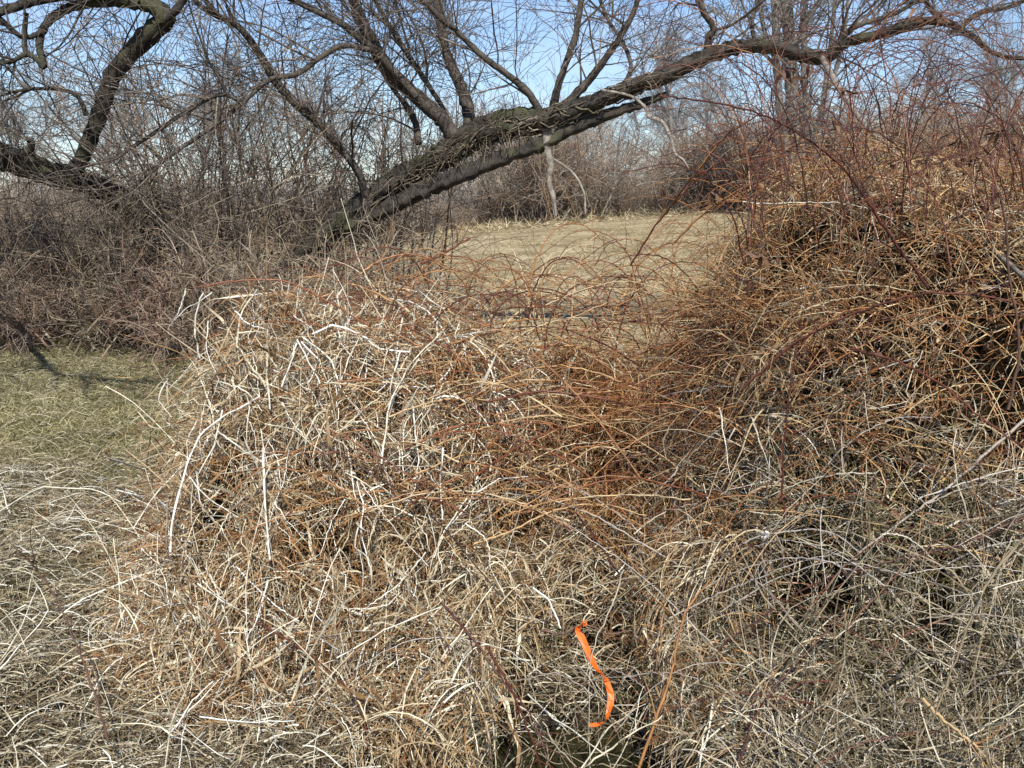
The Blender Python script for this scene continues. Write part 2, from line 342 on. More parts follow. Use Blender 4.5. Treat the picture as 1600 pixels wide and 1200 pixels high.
weep(260, 13000, left, L=(.10, .32), up=.1, g=2.0, wid=.0021, Sx=S); weep(60, 5000, lambda x, y: mid(x, y) * low(y), L=(.12, .34), up=.1, Sx=S)
tangle(30000, left, L=(.05, .26), zb=.1, vz=1.9, Sx=S, wid=.0021, wander=.2, curl=.5)
tangle(1800, left, L=(.25, .6), zb=.1, vz=2.2, Sx=S, wid=.0026, wander=.06, curl=.35, K=9)
tag(S.build('dead_grass', M['straw']), 'tan dead grass drooping over the left side of the thicket', 'dead grass', kind='stuff')
S = Strands(); tangle(4200, left, L=(.05, .2), zb=.1, vz=1.3, Sx=S, wid=.0019, wander=.5, curl=1.0, lo=-.06, hi=.1)
tag(S.build('bleached_leaves', M['pale']), 'bleached crumpled grass leaves over the left of the thicket', 'dead grass', kind='stuff')
S = Strands()
weep(200, 9000, lambda x, y: left(x, y) + .8 * mid(x, y), L=(.10, .34), wid=.002, Sx=S, up=.05)
tangle(26000, lambda x, y: mid(x, y) + .45 * left(x, y), L=(.06, .26), zb=.1, vz=1.3, Sx=S, wid=.002, wander=.22)
tag(S.build('brown_grass', M['brown']), 'orange brown dead grass and stems through the middle of the thicket', 'dead grass', kind='stuff')
S = Strands()
tangle(66000, lambda x, y: right(x, y) * (.09 + .9 * lowz(x, y)) + .6 * mid(x, y) * low(y - .2), L=(.05, .22), curl=1.5, wid=.0017, Sx=S, K=7, wander=.2)
tangle(3500, lambda x, y: right(x, y) * lowz(x, y), L=(.2, .6), curl=1.8, wid=.0026, Sx=S, K=9, hi=.1, wander=.14)
tag(S.build('vine_tangle', M['grey']), 'curly grey tan vine stems matted over the lower right', 'vine tangle', kind='stuff')
S = Strands(); tangle(18000, lambda x, y: right(x, y) * np.clip(lowz(x, y) * low(y) , 0, 1) + .5 * mid(x, y) * low(y + .2), L=(.03, .09), wid=.0028, curl=2, lo=.02, hi=.3, Sx=S)
tag(S.build('moss', M['olive']), 'olive moss and green shoots under the vine tangle', 'moss', kind='stuff')

def leaves(name, label, n, w, mat, L=(.012, .035), wd=.25, lo=-.06, hi=.12):
    p = surfpts(n, w, lo, hi); s = grow(p, rng.normal(size=(n, 3)), rng.uniform(*L, n), 5, 2.2, .2, .3)
    prof = np.array([.1, .75, 1, .7, .05]); ln = np.linalg.norm(s[:, 2] - s[:, 0], axis=1)[:, None]
    tag(Strands().add(s, ln * wd * prof, 2).build(name, mat), label, 'dead leaves', kind='stuff')
leaves('dead_leaves', 'small curled brown dead leaves caught all through the thicket', 2000, lambda x, y: vis(x, y), M['brown'], (.012, .03), .45)
leaves('broad_grass_leaves', 'broad flat bleached grass leaves hanging on the left of the thicket', 1600, left, M['straw'], (.10, .28), .05)
leaves('dark_leaves', 'dark rotting leaf bits between the stems of the thicket', 3000, lambda x, y: vis(x, y), M['leaf'], (.015, .035), .5)
n = 130; q = np.column_stack([rng.uniform(-.08, .50, n), rng.uniform(2.8, 3.45, n), rng.uniform(-.15, .02, n)]); dq = rng.normal(size=(n, 3)) * (1, 1, .8); dq[:, 2] = np.abs(dq[:, 2])
tag(Strands().add(grow(q, dq, rng.uniform(.08, .34, n), 7, .9, .14, .6), taper(np.full(n, .0019) * rng.uniform(.5, 1.6, n), np.full(n, .001), 7), 3).build('ditch_stems', M['grey']), 'broken grey stems standing in and over the ditch water', 'dead stems', kind='stuff')

# ------------------------------------------------------------------ bramble bushes (stuff of many canes, one bush each)
def bramble(name, label, n, w, L, mat, base_lo=.1, base_hi=.7, up=1.0, g=1.6, wid=.0028, twigs=3, twL=(.06, .22), out=.8, matt=None, lean=(0, 0)):
    p = surfpts(n, w, base_lo, base_hi); a = rng.uniform(0, 6.28, n)
    d = np.column_stack([np.cos(a) * out + lean[0], np.sin(a) * out + lean[1], np.abs(rng.normal(up, .4, n))])
    LL = rng.uniform(*L, n); s = grow(p, d, LL, 11, .35, .06, g, .1); s = s[keep(s)]; n = len(s)
    root = empty(name, tuple(p[0] * (1, 1, 0)))
    A = Strands().add(s, taper(np.full(n, wid) * rng.uniform(.7, 1.4, n), np.full(n, wid * .45), 11), 3); A.build('canes', mat, root)
    tw, _, _ = sprout(s, n * twigs, (.5, 1.2), twL, 5, .1, 1, .4, .1, .1)
    B = Strands().add(tw, taper(np.full(len(tw), wid * .5), np.full(len(tw), wid * .3), 5), 2); B.build('twigs', matt or mat, root)
    return root
tag(bramble('bramble_bush', '', 1700, lambda x, y: mid(x, y) * sm(3.4, 4.4, y) * (1 - .75 * sm(4.7, 5.2, y)) + .8 * left(x, y) * sm(4, 4.6, y), (.25, .8), M['red'], .05, .5, .7, 1.7, .0021, 3, out=1.1, matt=M['brown']),
    'low red stemmed bramble arching over the middle of the thicket before the field', 'bramble')
tag(bramble('bramble_bush', '', 3300, lambda x, y: right(x, y) * highz(x, y), (.25, .8), M['orange'], .0, .7, .8, 1.5, .0023, 3, matt=M['brown']),
    'tall orange brown bramble filling the right side up to the tree limb', 'bramble')
tag(bramble('bramble_bush', '', 1300, lambda x, y: mid(x, y) + .2 * right(x, y) * low(y) + .3 * left(x, y), (.2, .7), M['orange'], .0, .4, .4, 1.6, .0019, 3, out=1.2),
    'thin orange canes spreading over the dead grass at the centre', 'bramble')
tag(bramble('bramble_bush', '', 700, lambda x, y: right(x, y) * lowz(x, y), (.2, .8), M['greycane'], .0, .3, .3, 1.2, .0026, 2, out=1.2, matt=M['grey']),
    'grey weathered bramble lying over the vine tangle at lower right', 'bramble')
tag(bramble('bramble_bush', '', 420, lambda x, y: left(x, y) * sm(3.9, 4.6, y), (.25, .8), M['red'], .0, .4, .6, 1.7, .0021, 3, matt=M['brown']),
    'red brown bramble mixed with bleached stalks on the left crest', 'bramble')
# wispy upright sticks in the tall right bush
S = Strands(); tangle(24000, lambda x, y: right(x, y) * highz(x, y), L=(.06, .26), zb=.35, curl=.9, g=.4, wid=.002, Sx=S, hi=.5, K=6, wander=.18)
tag(S.build('dry_stems', M['orange']), 'tan dry stems standing between the orange canes at right', 'dry stems', kind='stuff')

# ------------------------------------------------------------------ singled out canes and stalks
def cane(name, label, cat, pts, rpx, mat, d=None, group=None, twigs=4, off=.04, sides=6, r1=.5, kink=False, twmat=None):
    w = []
    for i, (px, py) in enumerate(pts):
        dd = d[0] + (d[1] - d[0]) * i / (len(pts) - 1) if isinstance(d, tuple) else d
        w.append(P(px, py, dd) if dd else hit(px, py, off + .03))
    w = np.array(w)
    if not d:                                        # smooth the depths so that the cane does not zigzag
        for _ in range(3):
            y = w[:, 1].copy(); y[1:-1] = (y[:-2] + y[1:-1] * 2 + y[2:]) / 4
            for i, (px, py) in enumerate(pts): w[i] = P(px, py, y[i])
    n = len(pts) * (3 if kink else 6); c = spline(w, n) if not kink else np.array([w[min(int(t), len(w) - 2)] * (1 - (t - min(int(t), len(w) - 2))) + w[min(int(t), len(w) - 2) + 1] * (t - min(int(t), len(w) - 2)) for t in np.linspace(0, len(w) - 1, n)])
    c[1:-1] += rng.normal(size=(n - 2, 3)) * .0016
    r = rpx / F * np.mean(w[:, 1]); rad = np.linspace(r, r * r1, n)
    if kink: rad = rad * (1 + .25 * (rng.random(n) > .8))
    S = Strands().add(c, rad[None], sides)
    if twigs:
        tw, _, _ = sprout(c[None], twigs, (.5, 1.1), (.05, .2), 5, .1, .95, .4, .12, .1)
        S.add(tw, taper(np.full(twigs, r * .45), np.full(twigs, r * .25), 5), 3)
    root = S.build(name, mat)
    return tag(root, label, cat, group)
MR, OR, RD, GY, PL, DK = M['maroon'], M['orange'], M['red'], M['greycane'], M['pale'], M['dkcane']
C = [
 ('thick maroon cane arching from the tree limb down into the right bramble', [(1450,450),(1410,395),(1375,345),(1345,300),(1310,255),(1250,210),(1180,175),(1100,158),(1030,150)], 3.4, MR, (3.3, 3.0)),
 ('pale tan cane curving up to meet the maroon arch', [(1040,335),(1060,305),(1100,255),(1140,208),(1190,178)], 2.2, M['brown'], (3.9, 3.3)),
 ('orange red cane arching highest in front of the field edge', [(985,415),(1030,345),(1080,290),(1130,252),(1190,236),(1260,238),(1330,246)], 2.2, RD, (4.3, 3.6)),
 ('orange cane arching just below the highest red one beside the field', [(1050,382),(1110,325),(1170,290),(1230,270),(1310,262)], 2.2, OR, (4.1, 3.6)),
 ('long maroon cane sweeping up to the right edge above the grey tangle', [(1160,608),(1230,545),(1290,510),(1370,478),(1460,458),(1560,466),(1640,492)], 3.2, MR, (3.5, 2.9)),
 ('maroon and grey cane falling to the right edge in mid height', [(1330,545),(1400,565),(1470,600),(1530,650),(1610,705)], 3, MR, (3.4, 2.7)),
 ('dark upright cane near the right edge crossing the orange bramble', [(1575,640),(1592,560),(1588,490),(1575,420),(1572,350),(1560,300)], 3.4, DK, 2.9),
 ('maroon cane slanting from the right edge down towards the orange tape', [(1620,800),(1500,850),(1380,880),(1300,900),(1220,945),(1140,1000),(1080,1070)], 2.6, MR, None),
 ('grey cane bowed over the hollow with the white scrap', [(1120,880),(1150,855),(1200,835),(1290,830),(1345,865)], 2.4, GY, None),
 ('thick grey cane slanting down left from the right edge', [(1620,640),(1530,718),(1470,770),(1400,820),(1330,875)], 3.6, GY, None),
 ('grey upright forked cane at the lower right edge', [(1610,830),(1550,900),(1520,960),(1490,1040),(1455,1130)], 3.4, M['grey'], (2.5, 2.45)),
 ('bright orange thick stem rising right of the orange tape', [(995,1215),(1030,1110),(1050,1050),(1070,960),(1110,905)], 3.6, M['brown'], (2.75, 3.0)),
 ('tan cane joining the thick orange stem from lower left', [(890,1215),(960,1165),(1035,1118)], 2.6, M['straw'], (2.75, 2.8)),
 ('dark maroon cane leaning at lower left over the litter', [(170,1160),(150,1090),(120,1010),(80,920),(30,860)], 2.6, DK, (2.75, 3.2)),
 ('dark brown cane crossing the dead grass down to the right of centre', [(500,690),(580,740),(640,780),(700,832),(780,930)], 2.2, DK, None),
 ('thin dark cane slanting over the left straw slope', [(180,760),(260,800),(330,832),(395,862)], 2.2, DK, None),
 ('maroon cane leaning at the lower centre left of the tape', [(690,940),(740,1000),(790,1070),(830,1120),(860,1200)], 2.8, MR, (3.1, 2.75)),
 ('maroon cane curving down over the left litter', [(380,960),(450,1000),(510,1045),(560,1100),(575,1170)], 2.6, MR, None),
 ('dark upright cane standing alone below the field at right of centre', [(1225,810),(1222,740),(1228,660),(1236,590),(1245,540)], 2.4, MR, 3.3),
 ('maroon cane bowed horizontally across the middle of the thicket', [(760,628),(850,612),(950,625),(1040,652),(1110,700)], 2.6, RD, None),
 ('orange cane bowed over the dark hollow at the centre', [(740,850),(800,830),(860,800),(930,788),(1010,805)], 2.4, OR, None),
 ('red cane slanting up in front of the willow trunk base', [(560,430),(600,405),(650,398),(700,420)], 2.2, RD, (5.2, 5.4)),
 ('orange red stub cane pointing up right before the field', [(660,412),(700,392),(735,372)], 3, RD, 5.4),
 ('maroon cane along the bottom left of the orange stem', [(760,1010),(800,1080),(825,1140),(850,1215)], 3, MR, 2.7),
 ('long tan cane lying diagonally over the litter at lower left', [(320,1078),(430,1030),(520,980),(600,900),(645,878)], 2.2, M['straw'], None),
 ('maroon cane crossing the lower right corner', [(1150,1215),(1180,1120),(1240,1040),(1320,960)], 2.6, MR, None),
 ('grey cane rising across the right bramble to the left', [(1030,620),(1120,605),(1220,600),(1320,590),(1430,560)], 2, GY, None),
 ('pale grey twig lying level in the upper right bramble', [(1160,315),(1210,318),(1260,316),(1330,320),(1400,345)], 1.5, M['grey'], 3.7),
 ('orange brown stem at the lower right corner', [(1440,1090),(1480,1130),(1530,1170),(1560,1215)], 4.4, OR, 2.6),
]
for lab, pts, r, mat, d in C: cane('bramble_cane', lab, 'cane', pts, r * .8, mat, d, twigs=7)
W = [
 ('long white stalk leaning over the litter, lowest at lower left', [(256,1215),(268,1120),(300,1060),(345,970),(385,920)], 3.6),
 ('short white stalk forking off the longest lower left one', [(272,1140),(300,1095),(332,1065)], 3.2),
 ('white jointed stalk bending at left down from the straw crest', [(266,865),(270,810),(290,730),(312,680),(350,650),(405,620)], 4.2),
 ('straight upright white stalk below the left crest', [(411,700),(414,790),(422,875)], 4.6),
 ('thick white stalk bent like a hook on the left crest', [(416,605),(395,575),(370,540),(376,490),(402,452)], 4.6),
 ('long cream stalk arching along the top of the thicket', [(488,522),(520,508),(560,520),(592,545),(640,550),(690,530),(750,518),(810,514)], 4.2),
 ('white stalk pointing left out of the straw over the clearing edge', [(172,718),(205,727),(235,738),(262,742)], 4.2),
 ('lower white stalk pointing left towards the litter', [(182,766),(215,774),(242,775),(270,800)], 4.0),
 ('pale stalk arching low over the ground at the left edge', [(-5,802),(60,760),(150,765),(190,785)], 3.4),
 ('white stalk with a forked top standing at the left crest', [(312,560),(304,520),(306,490),(318,458)], 4.0),
 ('white zigzag stalk near the middle of the crest', [(440,605),(458,560),(464,530),(486,572),(500,600)], 3.4),
 ('long white stalk slanting up to the middle of the crest', [(596,725),(608,630),(640,570),(690,518)], 4.0),
 ('upright white stalk right of the hooked one', [(422,640),(416,580),(418,515)], 3.4),
 ('level white stalk on the crest beside the hooked one', [(372,520),(400,518),(416,520)], 3.4),
 ('cream stalk lying flat in the lower left litter', [(312,1120),(380,1129),(462,1126)], 3.4),
 ('white blade bent over just above the orange tape', [(832,918),(855,935),(868,960),(876,982)], 5.0),
 ('tan straw lying level left of the orange tape', [(526,1028),(600,985),(690,948)], 3.4),
 ('cream stalk at the lower right corner pointing up right', [(1435,1172),(1500,1160),(1550,1130),(1610,1095)], 3.6),
 ('short upright white stalk in the centre straw', [(692,700),(688,770),(691,812)], 3.6),
 ('white stalk slanting up from the ditch below the orange tape', [(905,1205),(950,1138),(992,1108)], 3.6),
 ('pale stalk falling right below the tape into the ditch', [(825,1085),(862,1120),(898,1143),(945,1180)], 3.6),
 ('white stalk curving down left of the ditch', [(848,1128),(868,1165),(900,1198)], 3.6),
 ('white stalk leaning on the centre of the crest', [(530,600),(545,560),(560,530)], 3.2),
 ('pale broken stalk slanting right on the crest middle', [(575,575),(610,600),(640,590),(672,610)], 3.2),
 ('cream stalk crossing behind the long arching one', [(655,560),(600,640),(560,660)], 3.2),
 ('white straw piece near the bottom right of the tape', [(1176,1138),(1190,1160),(1200,1175)], 3.6),
 ('cream stalk arching at the dark hollow in the centre', [(745,770),(780,748),(825,745)], 3.2),
 ('white stalk slanting through the grey tangle near the right edge', [(1395,990),(1440,1020),(1490,1045)], 3.2),
]
for lab, pts, r in W: cane('dry_stalk', lab, 'stalk', pts, r * .40, PL, None, twigs=0, kink=True, off=.08, sides=5, r1=.75)
# more stalks, one look
S0 = []
for k in range(170):
    u = rng.uniform(210, 760) if k < 130 else rng.uniform(60, 700); v = rng.uniform(450, 830) if k < 130 else rng.uniform(800, 1150)
    if u < 260 and v < 640: v += 220
    a = rng.uniform(0, 3.14) if rng.random() < .5 else rng.normal(1.4, .5); L = rng.uniform(18, 60); p = [(u, v)]
    for j in range(rng.integers(2, 4)): p.append((p[-1][0] + L * math.cos(a), p[-1][1] + L * math.sin(a))); a += rng.normal(0, .45)
    cane('dry_stalk', '%s bleached stalk in the dead grass, %s' % ('kinked' if k % 3 == 0 else 'bowed', 'on the upper left crest' if v < 560 and u < 480 else 'on the crest near the middle' if v < 560 else 'on the left flank' if v < 830 and u < 480 else 'left of the dark hollow' if v < 830 else 'low in the left litter' if u < 350 else 'low near the bottom left of the tape'), 'stalk', p, rng.uniform(.7, 1.5), PL, None, 'bleached stalks broken in the dead grass', 0, .03, 5, .6, bool(k % 3 == 0))
# thin red canes silhouetted against the field
for k in range(130):
    px = rng.uniform(560, 1180); y0 = rng.uniform(470, 560); d = rng.uniform(4.6, 5.8); s = rng.choice([-1, 1]) ; h = rng.uniform(30, 150) * (.6 if px < 800 else 1); w = rng.uniform(60, 200) * s
    pts = [(px, y0), (px + .12 * w, y0 - h * .55), (px + .38 * w, y0 - h * .92), (px + .7 * w, y0 - h * .95), (px + w, y0 - h * .7)]
    cane('thin_cane', 'thin %s cane arching up against the %s of the field' % (['orange', 'red brown', 'maroon', 'tan brown'][k % 4], 'left half' if px < 870 else 'right half'), 'cane', pts, rng.uniform(.9, 1.5), [RD, OR, MR, M['brown']][k % 4], (d, d + rng.uniform(-.6, .6)), 'thin canes arching up against the field', 5, twmat=M['brown'])
for k in range(150):
    px = rng.uniform(1150, 1680); y0 = rng.uniform(270, 420) if k < 80 else rng.uniform(180, 330); d = rng.uniform(2.8, 4.6); s = rng.choice([-1, 1]); h = rng.uniform(60, 260) * (1 if k < 80 else 1.2); w = rng.uniform(40, 220) * s * (1 if k < 80 else 1.6)
    pts = [(px, y0), (px + .1 * w, y0 - h * .5), (px + .32 * w, y0 - h * .85), (px + .62 * w, y0 - h * 1.0), (px + w, y0 - h * .9)]
    cane('thin_cane', 'thin %s cane reaching up above the right bramble %s' % (['maroon', 'dark brown', 'maroon', 'red brown'][k % 4], 'near the right edge' if px > 1450 else 'below the pale dead branch' if px > 1290 else 'before the tallest tree'), 'cane', pts, rng.uniform(.7, 1.4) * (1 if k < 80 else .8), [MR, DK, MR, RD][k % 4], (d, d + rng.uniform(-.5, .5)), 'thin canes above the right bramble', 9, twmat=MR)

for k in range(190):
    lowr = k >= 140
    px = rng.uniform(850, 1580) if lowr else rng.uniform(560, 1250); py = rng.uniform(700, 1150) if lowr else rng.uniform(470, 820)
    sg = rng.choice([-1, 1]); L = rng.uniform(90, 330); sl_ = rng.normal(0, .45 if lowr else .25); bow = rng.uniform(.05, .22) * L
    pts = [(px + sg * L * t, py + sl_ * L * t - bow * math.sin(t * 2.9) + rng.normal() * 2) for t in (0, .25, .5, .75, 1)]
    if lowr: cane('bramble_cane', 'thin %s cane lying over the %s' % (['grey', 'maroon', 'grey tan', 'grey'][k % 4], 'lower right tangle' if px > 1150 else 'tangle just right of the ditch'), 'cane', pts, rng.uniform(.8, 1.6), [GY, MR, M['grey'], GY][k % 4], None, 'canes over the lower right tangle', 5, .06)
    else: cane('bramble_cane', 'thin %s cane bowed across the %s of the thicket' % (['orange', 'red', 'brown', 'red', 'orange'][k % 5], 'crest' if py < 560 else 'middle' if py < 700 else 'lower middle'), 'cane', pts, rng.uniform(.9, 1.8), [OR, RD, M['brown'], RD, OR][k % 5], None, 'canes across the middle of the thicket', 6, .07)
# ------------------------------------------------------------------ orange tape, dark twig, white scrap
def tape():
    pts = [(913,974),(903,988),(910,1000),(920,1020),(931,1040),(942,1056),(949,1070),(955,1090),(950,1108),(946,1122),(937,1134),(922,1138)]
    wd = [4, 10, 12, 12, 8, 2.5, 10, 12, 11, 4, 10, 4]; ang = [.3, -.5, .5, .1, .6, 1.3, .1, -.4, .3, 1.0, 1.2, 1.5]
    c = spline([P(x, y, 2.86) + np.array([0, .02 * math.sin(i * 1.3), 0]) for i, (x, y) in enumerate(pts)], 30)
    wi = np.interp(np.linspace(0, 11, 30), range(12), wd) / F * 2.9; an = np.interp(np.linspace(0, 11, 30), range(12), ang); v = []
    for p, w, a in zip(c, wi, an):
        s = np.array([math.cos(a * .8), .25 + .5 * math.sin(a * 5), math.sin(a * .8)]) * w * .46 * (1 + .12 * rng.normal())
        v += [p - s, p + s * rng.uniform(-.4, .4) + np.array([0, rng.uniform(-.004, .002), 0]), p + s]
    f = [[3 * i + j, 3 * i + j + 1, 3 * i + j + 4, 3 * i + j + 3] for i in range(29) for j in range(2)]
    root = empty('flagging_tape', tuple(c[0])); o = link_mesh('ribbon', np.array(v) - c[0], f, M['tape'], root, False)
    md = o.modifiers.new('thickness', 'SOLIDIFY'); md.thickness = .0006
    # knot
    kn = [np.array(c[0]) + .006 * np.array([math.cos(t), .6 * math.sin(t * 2), math.sin(t)]) for t in np.linspace(0, 6.2, 18)]
    Strands().add(np.array(kn), .0025, 4).build('knot', M['tape'], root)
    tag(root, 'twisted bright orange flagging tape hanging over the dark ditch', 'flagging tape')
tape()
for lab_, pts_ in [('tan grass stem hanging in front of the orange tape', [(975,890),(950,960),(925,1020),(920,1100),(922,1200)]), ('grey stem crossing the tape halfway down', [(830,1088),(880,1082),(920,1064),(960,1065)]), ('thin stem leaning across the foot of the tape', [(885,1010),(915,1060),(945,1100),(975,1170)]), ('thin stem hanging left of the tape', [(868,1000),(880,1050),(895,1090),(905,1160)])]:
    cane('grass_stem', lab_, 'stem', pts_, 1.3, M['grey'], 2.78, twigs=2)
cane('dark_twig', 'dark level twig the orange tape is tied to', 'twig', [(845,985),(880,990),(915,976),(950,990),(985,985)], 2.4, DK, 2.88, twigs=0)
v = []; f = []; c0 = hit(1195, 836, .05)
for i in range(7):
    for j in range(8):
        a = j / 8 * 6.283; ph = i / 6 * math.pi; r = .013 * math.sin(ph) * (1 + .25 * math.sin(2 * a + i)); v.append((r * math.cos(a), .7 * r * math.sin(a), .018 * math.cos(ph)))
for i in range(6):
    for j in range(8): f.append([i * 8 + j, i * 8 + (j + 1) % 8, (i + 1) * 8 + (j + 1) % 8, (i + 1) * 8 + j])
o = link_mesh('leaf_scrap', v, f, M['shell']); o.location = c0; o.rotation_euler = (.4, .5, .3); tag(o, 'small white scrap caught in the grey tangle', 'leaf scrap')

# ------------------------------------------------------------------ willow
def limb(pts, d, sides=14, bump=.16, seg=7):
    K = (len(pts) - 1) * seg + 1
    w = np.array([P(px, py, d[0] + (d[1] - d[0]) * i / (len(pts) - 1)) for i, (px, py, r) in enumerate(pts)])
    r = np.array([p[2] for p in pts]) / F * np.linspace(d[0], d[1], len(pts))
    c = spline(w, K); rr = np.interp(np.linspace(0, len(pts) - 1, K), range(len(pts)), r)
    rr = rr * (1 + bump * .5 * rng.normal(size=K)); c += rng.normal(size=c.shape) * rr[:, None] * .06
    return c, rr
def wood(name, limbs, mat, parent, bump=.16, sides=14, thin=1.0):
    S = Strands()
    for pts, d in limbs:
        pts = [(a_, b_, c_ * thin) for a_, b_, c_ in pts]; c, rr = limb(pts, d, bump=bump * .6); N = len(c)
        s = Strands(); s.add(c, rr[None], sides, ref=(0.05, 1, 0.1))
        v = s.v[0].reshape(N, sides, 3); rid = 1 + bump * (rng.normal(size=sides)[None, :] * .7 + rng.normal(size=(N, sides)) * .5)
        v = c[:, None] + (v - c[:, None]) * rid[..., None]
        S.v.append(v.reshape(-1, 3)); S.f.append(s.f[0] + S.n); S.r.append(s.r[0]); S.n += N * sides
    return S.build(name, mat, parent)
DW = 12.3
trunk = [([(360,560,22),(440,450,20),(500,376,19),(570,320,18),(640,272,17),(700,240,16),(760,210,16),(810,196,15),(860,187,16),(920,165,13),(980,140,11.5),(1040,118,11),(1100,90,10.5),(1150,75,11),(1210,74,10.5),(1260,88,10.5),(1290,90,9.5),(1320,68,8),(1380,52,7.5),(1430,36,6.5),(1480,36,5.5),(1520,58,4),(1560,86,3.2),(1640,95,2.6)], (12.8, 10.8)),
         ([(540,355,8),(600,330,11),(650,303,12),(705,280,12),(780,250,11),(850,224,10),(900,199,9),(960,176,7.5),(1010,160,6),(1045,146,4)], (12.4, 11.9)),
         ([(660,258,7),(700,226,10),(750,196,11),(800,180,10),(845,176,9)], (12.4, 12.2))]
br = [([(715,225,15),(690,185,15),(650,150,14),(610,110,12),(580,60,11),(560,20,10),(540,-40,9),(500,-150,6)], (12.4, 11.8)),
      ([(735,210,12),(730,170,12),(718,130,11),(700,90,9),(690,50,8),(683,-20,7),(690,-120,5)], (12.5, 12.8)),
      ([(650,150,7),(600,95,7),(545,45,7),(500,20,6),(440,-10,6),(380,-60,4)], (12.1, 11.5)),
      ([(860,195,9),(868,150,7),(880,110,6),(898,60,6),(908,0,5),(915,-60,4)], (12.3, 12.0)),
      ([(862,195,12),(890,160,9),(925,120,7),(955,80,6),(985,30,5),(1005,-20,4),(1040,-80,3)], (12.2, 11.6)),
      ([(848,185,8),(825,145,7),(790,115,6),(750,85,6),(715,50,5),(690,30,5),(640,-20,4)], (12.2, 11.6)),
      ([(575,325,8),(560,270,7),(530,230,7),(500,195,8),(460,160,8),(430,125,8),(400,75,7),(370,40,6),(330,20,5),(305,0,5),(270,-60,4)], (12.4, 11.6)),
      ([(580,78,5),(535,72,5),(500,90,5),(465,115,5),(420,125,5),(380,160,4),(330,200,4),(270,240,4),(230,275,3),(190,310,3)], (11.9, 11.2)),
      ([(385,165,3),(345,148,4),(290,175,4),(230,215,4),(180,245,3),(130,262,2)], (11.4, 11.0)),
      ([(1110,90,9),(1106,60,7),(1115,45,6),(1100,20,6),(1085,-15,5),(1070,-70,4)], (11.8, 11.5)),
      ([(1290,90,6),(1315,60,6),(1340,40,5),(1400,20,4),(1450,-10,4),(1520,-50,3)], (11.4, 11.0)),
      ([(655,225,6),(650,195,6),(640,170,5),(615,140,4),(590,100,3),(570,60,3)], (12.4, 12.8)),
      ([(700,180,4),(660,120,5),(620,60,5),(590,10,4),(560,-50,3)], (12.6, 12.2)),
      ([(960,150,5),(985,110,4),(975,70,4),(950,30,3),(930,-20,3)], (12.0, 12.4)),
      ([(1180,72,4),(1175,30,4),(1190,0,3),(1200,-50,3)], (11.7, 11.9)),
      ([(1480,40,5.5),(1452,10,5),(1440,-20,5),(1450,-90,4)], (11, 11.2)), ([(1500,45,4),(1530,20,4),(1580,10,3.5),(1640,-20,3)], (10.9, 10.6))]
wil = empty('leaning_willow', tuple(P(360, 560, 12.8)))
wood('trunk', trunk, M['bark'], wil, .24, 18); wood('branches', br, M['limb'], wil, .08, 8, .82)
wood('broken_limb', [([(862,192,12),(853,222,7),(860,258,6.5),(858,285,5),(865,310,4),(869,338,1.5)], (12.1, 12.0)), ([(860,245,2.2),(895,270,2.2),(912,300,2),(915,335,1.5)], (12.1, 11.9))], M['deadwood'], wil, .22, 10, .85)
tag(wil, 'big willow leaning far right over the thicket with a rough dark trunk', 'tree')
def fuzz(parent, limbs, n1, n2, n3, L1=(.6, 1.9), L2=(.3, 1.0), L3=(.15, .5), r=.012, wt=None, mat=None, up=.4, name='twigs', g=-.1):
    res = np.array([np.array([np.interp(np.linspace(0, 1, 12), np.linspace(0, 1, len(c)), c[:, q]) for q in range(3)]).T for c, _ in [limb(p, d, bump=0) for p, d in limbs]])
    ln = np.linalg.norm(np.diff(res, axis=1), axis=2).sum(1); w = ln * (1 if wt is None else np.array(wt)); w = w / w.sum()
    a, _, _ = sprout(res, n1, (.5, 1.3), L1, 9, .12, 1, .7, .10, g, up, w); b, i, _ = sprout(a, n2, (.4, 1.1), L2, 7, .15, 1, .7, .11, g); c, _, _ = sprout(b, n3, (.4, 1.0), L3, 5, .1, 1, .6, .1, 0)
    S = Strands().add(a, taper(np.full(n1, r) * rng.uniform(.6, 1.5, n1), np.full(n1, r * .35), 9), 4)
    S.add(b, taper(np.full(n2, r * .42), np.full(n2, r * .28), 7), 3); S.add(c, taper(np.full(n3, r * .28), np.full(n3, r * .2), 5), 3)
    S.build(name, mat or M['twig'], parent)
fuzz(wil, trunk[:1] + br, 280, 2100, 5200, r=.010, wt=[.35] + [1] * len(br))
# vines hugging the trunk
S = Strands()
tc_, tr_ = limb(trunk[0][0], trunk[0][1], bump=0)
for k in range(110):
    i0 = rng.integers(6, 58); n = rng.integers(8, 22); j = np.clip(np.arange(i0, i0 + n), 0, len(tc_) - 1); ph = rng.uniform(0, 6.28) + np.linspace(0, rng.normal(0, 3), n)
    c = tc_[j] + np.stack([np.cos(ph) * .3, np.sin(ph), np.cos(ph)], 1) * (tr_[j] * rng.uniform(1.0, 1.35))[:, None]; c += rng.normal(size=c.shape) * .012
    S.add(c, rng.uniform(.004, .011), 4)
sp, _, _ = sprout(tc_[None, 4:50], 1500, (.6, 1.6), (.15, .5), 6, 0, 1, 1.2, .2, .8); S.add(sp, .0035, 3)
S.build('vines', M['vine'], wil)
dead = empty('dead_branch', tuple(P(985, 150, 11.6))); wood('stem', [([(940,140,2),(985,150,2),(1008,168,2.6),(1014,182,3.4),(1034,190,3.2),(1048,215,2.8),(1055,240,2.4),(1068,250,1.7),(1076,264,.8)], (11.7, 11.4))], M['deadwood'], dead, .15, 7)
tag(dead, 'pale dead branch hanging crooked under the willow limb above the field', 'branch')
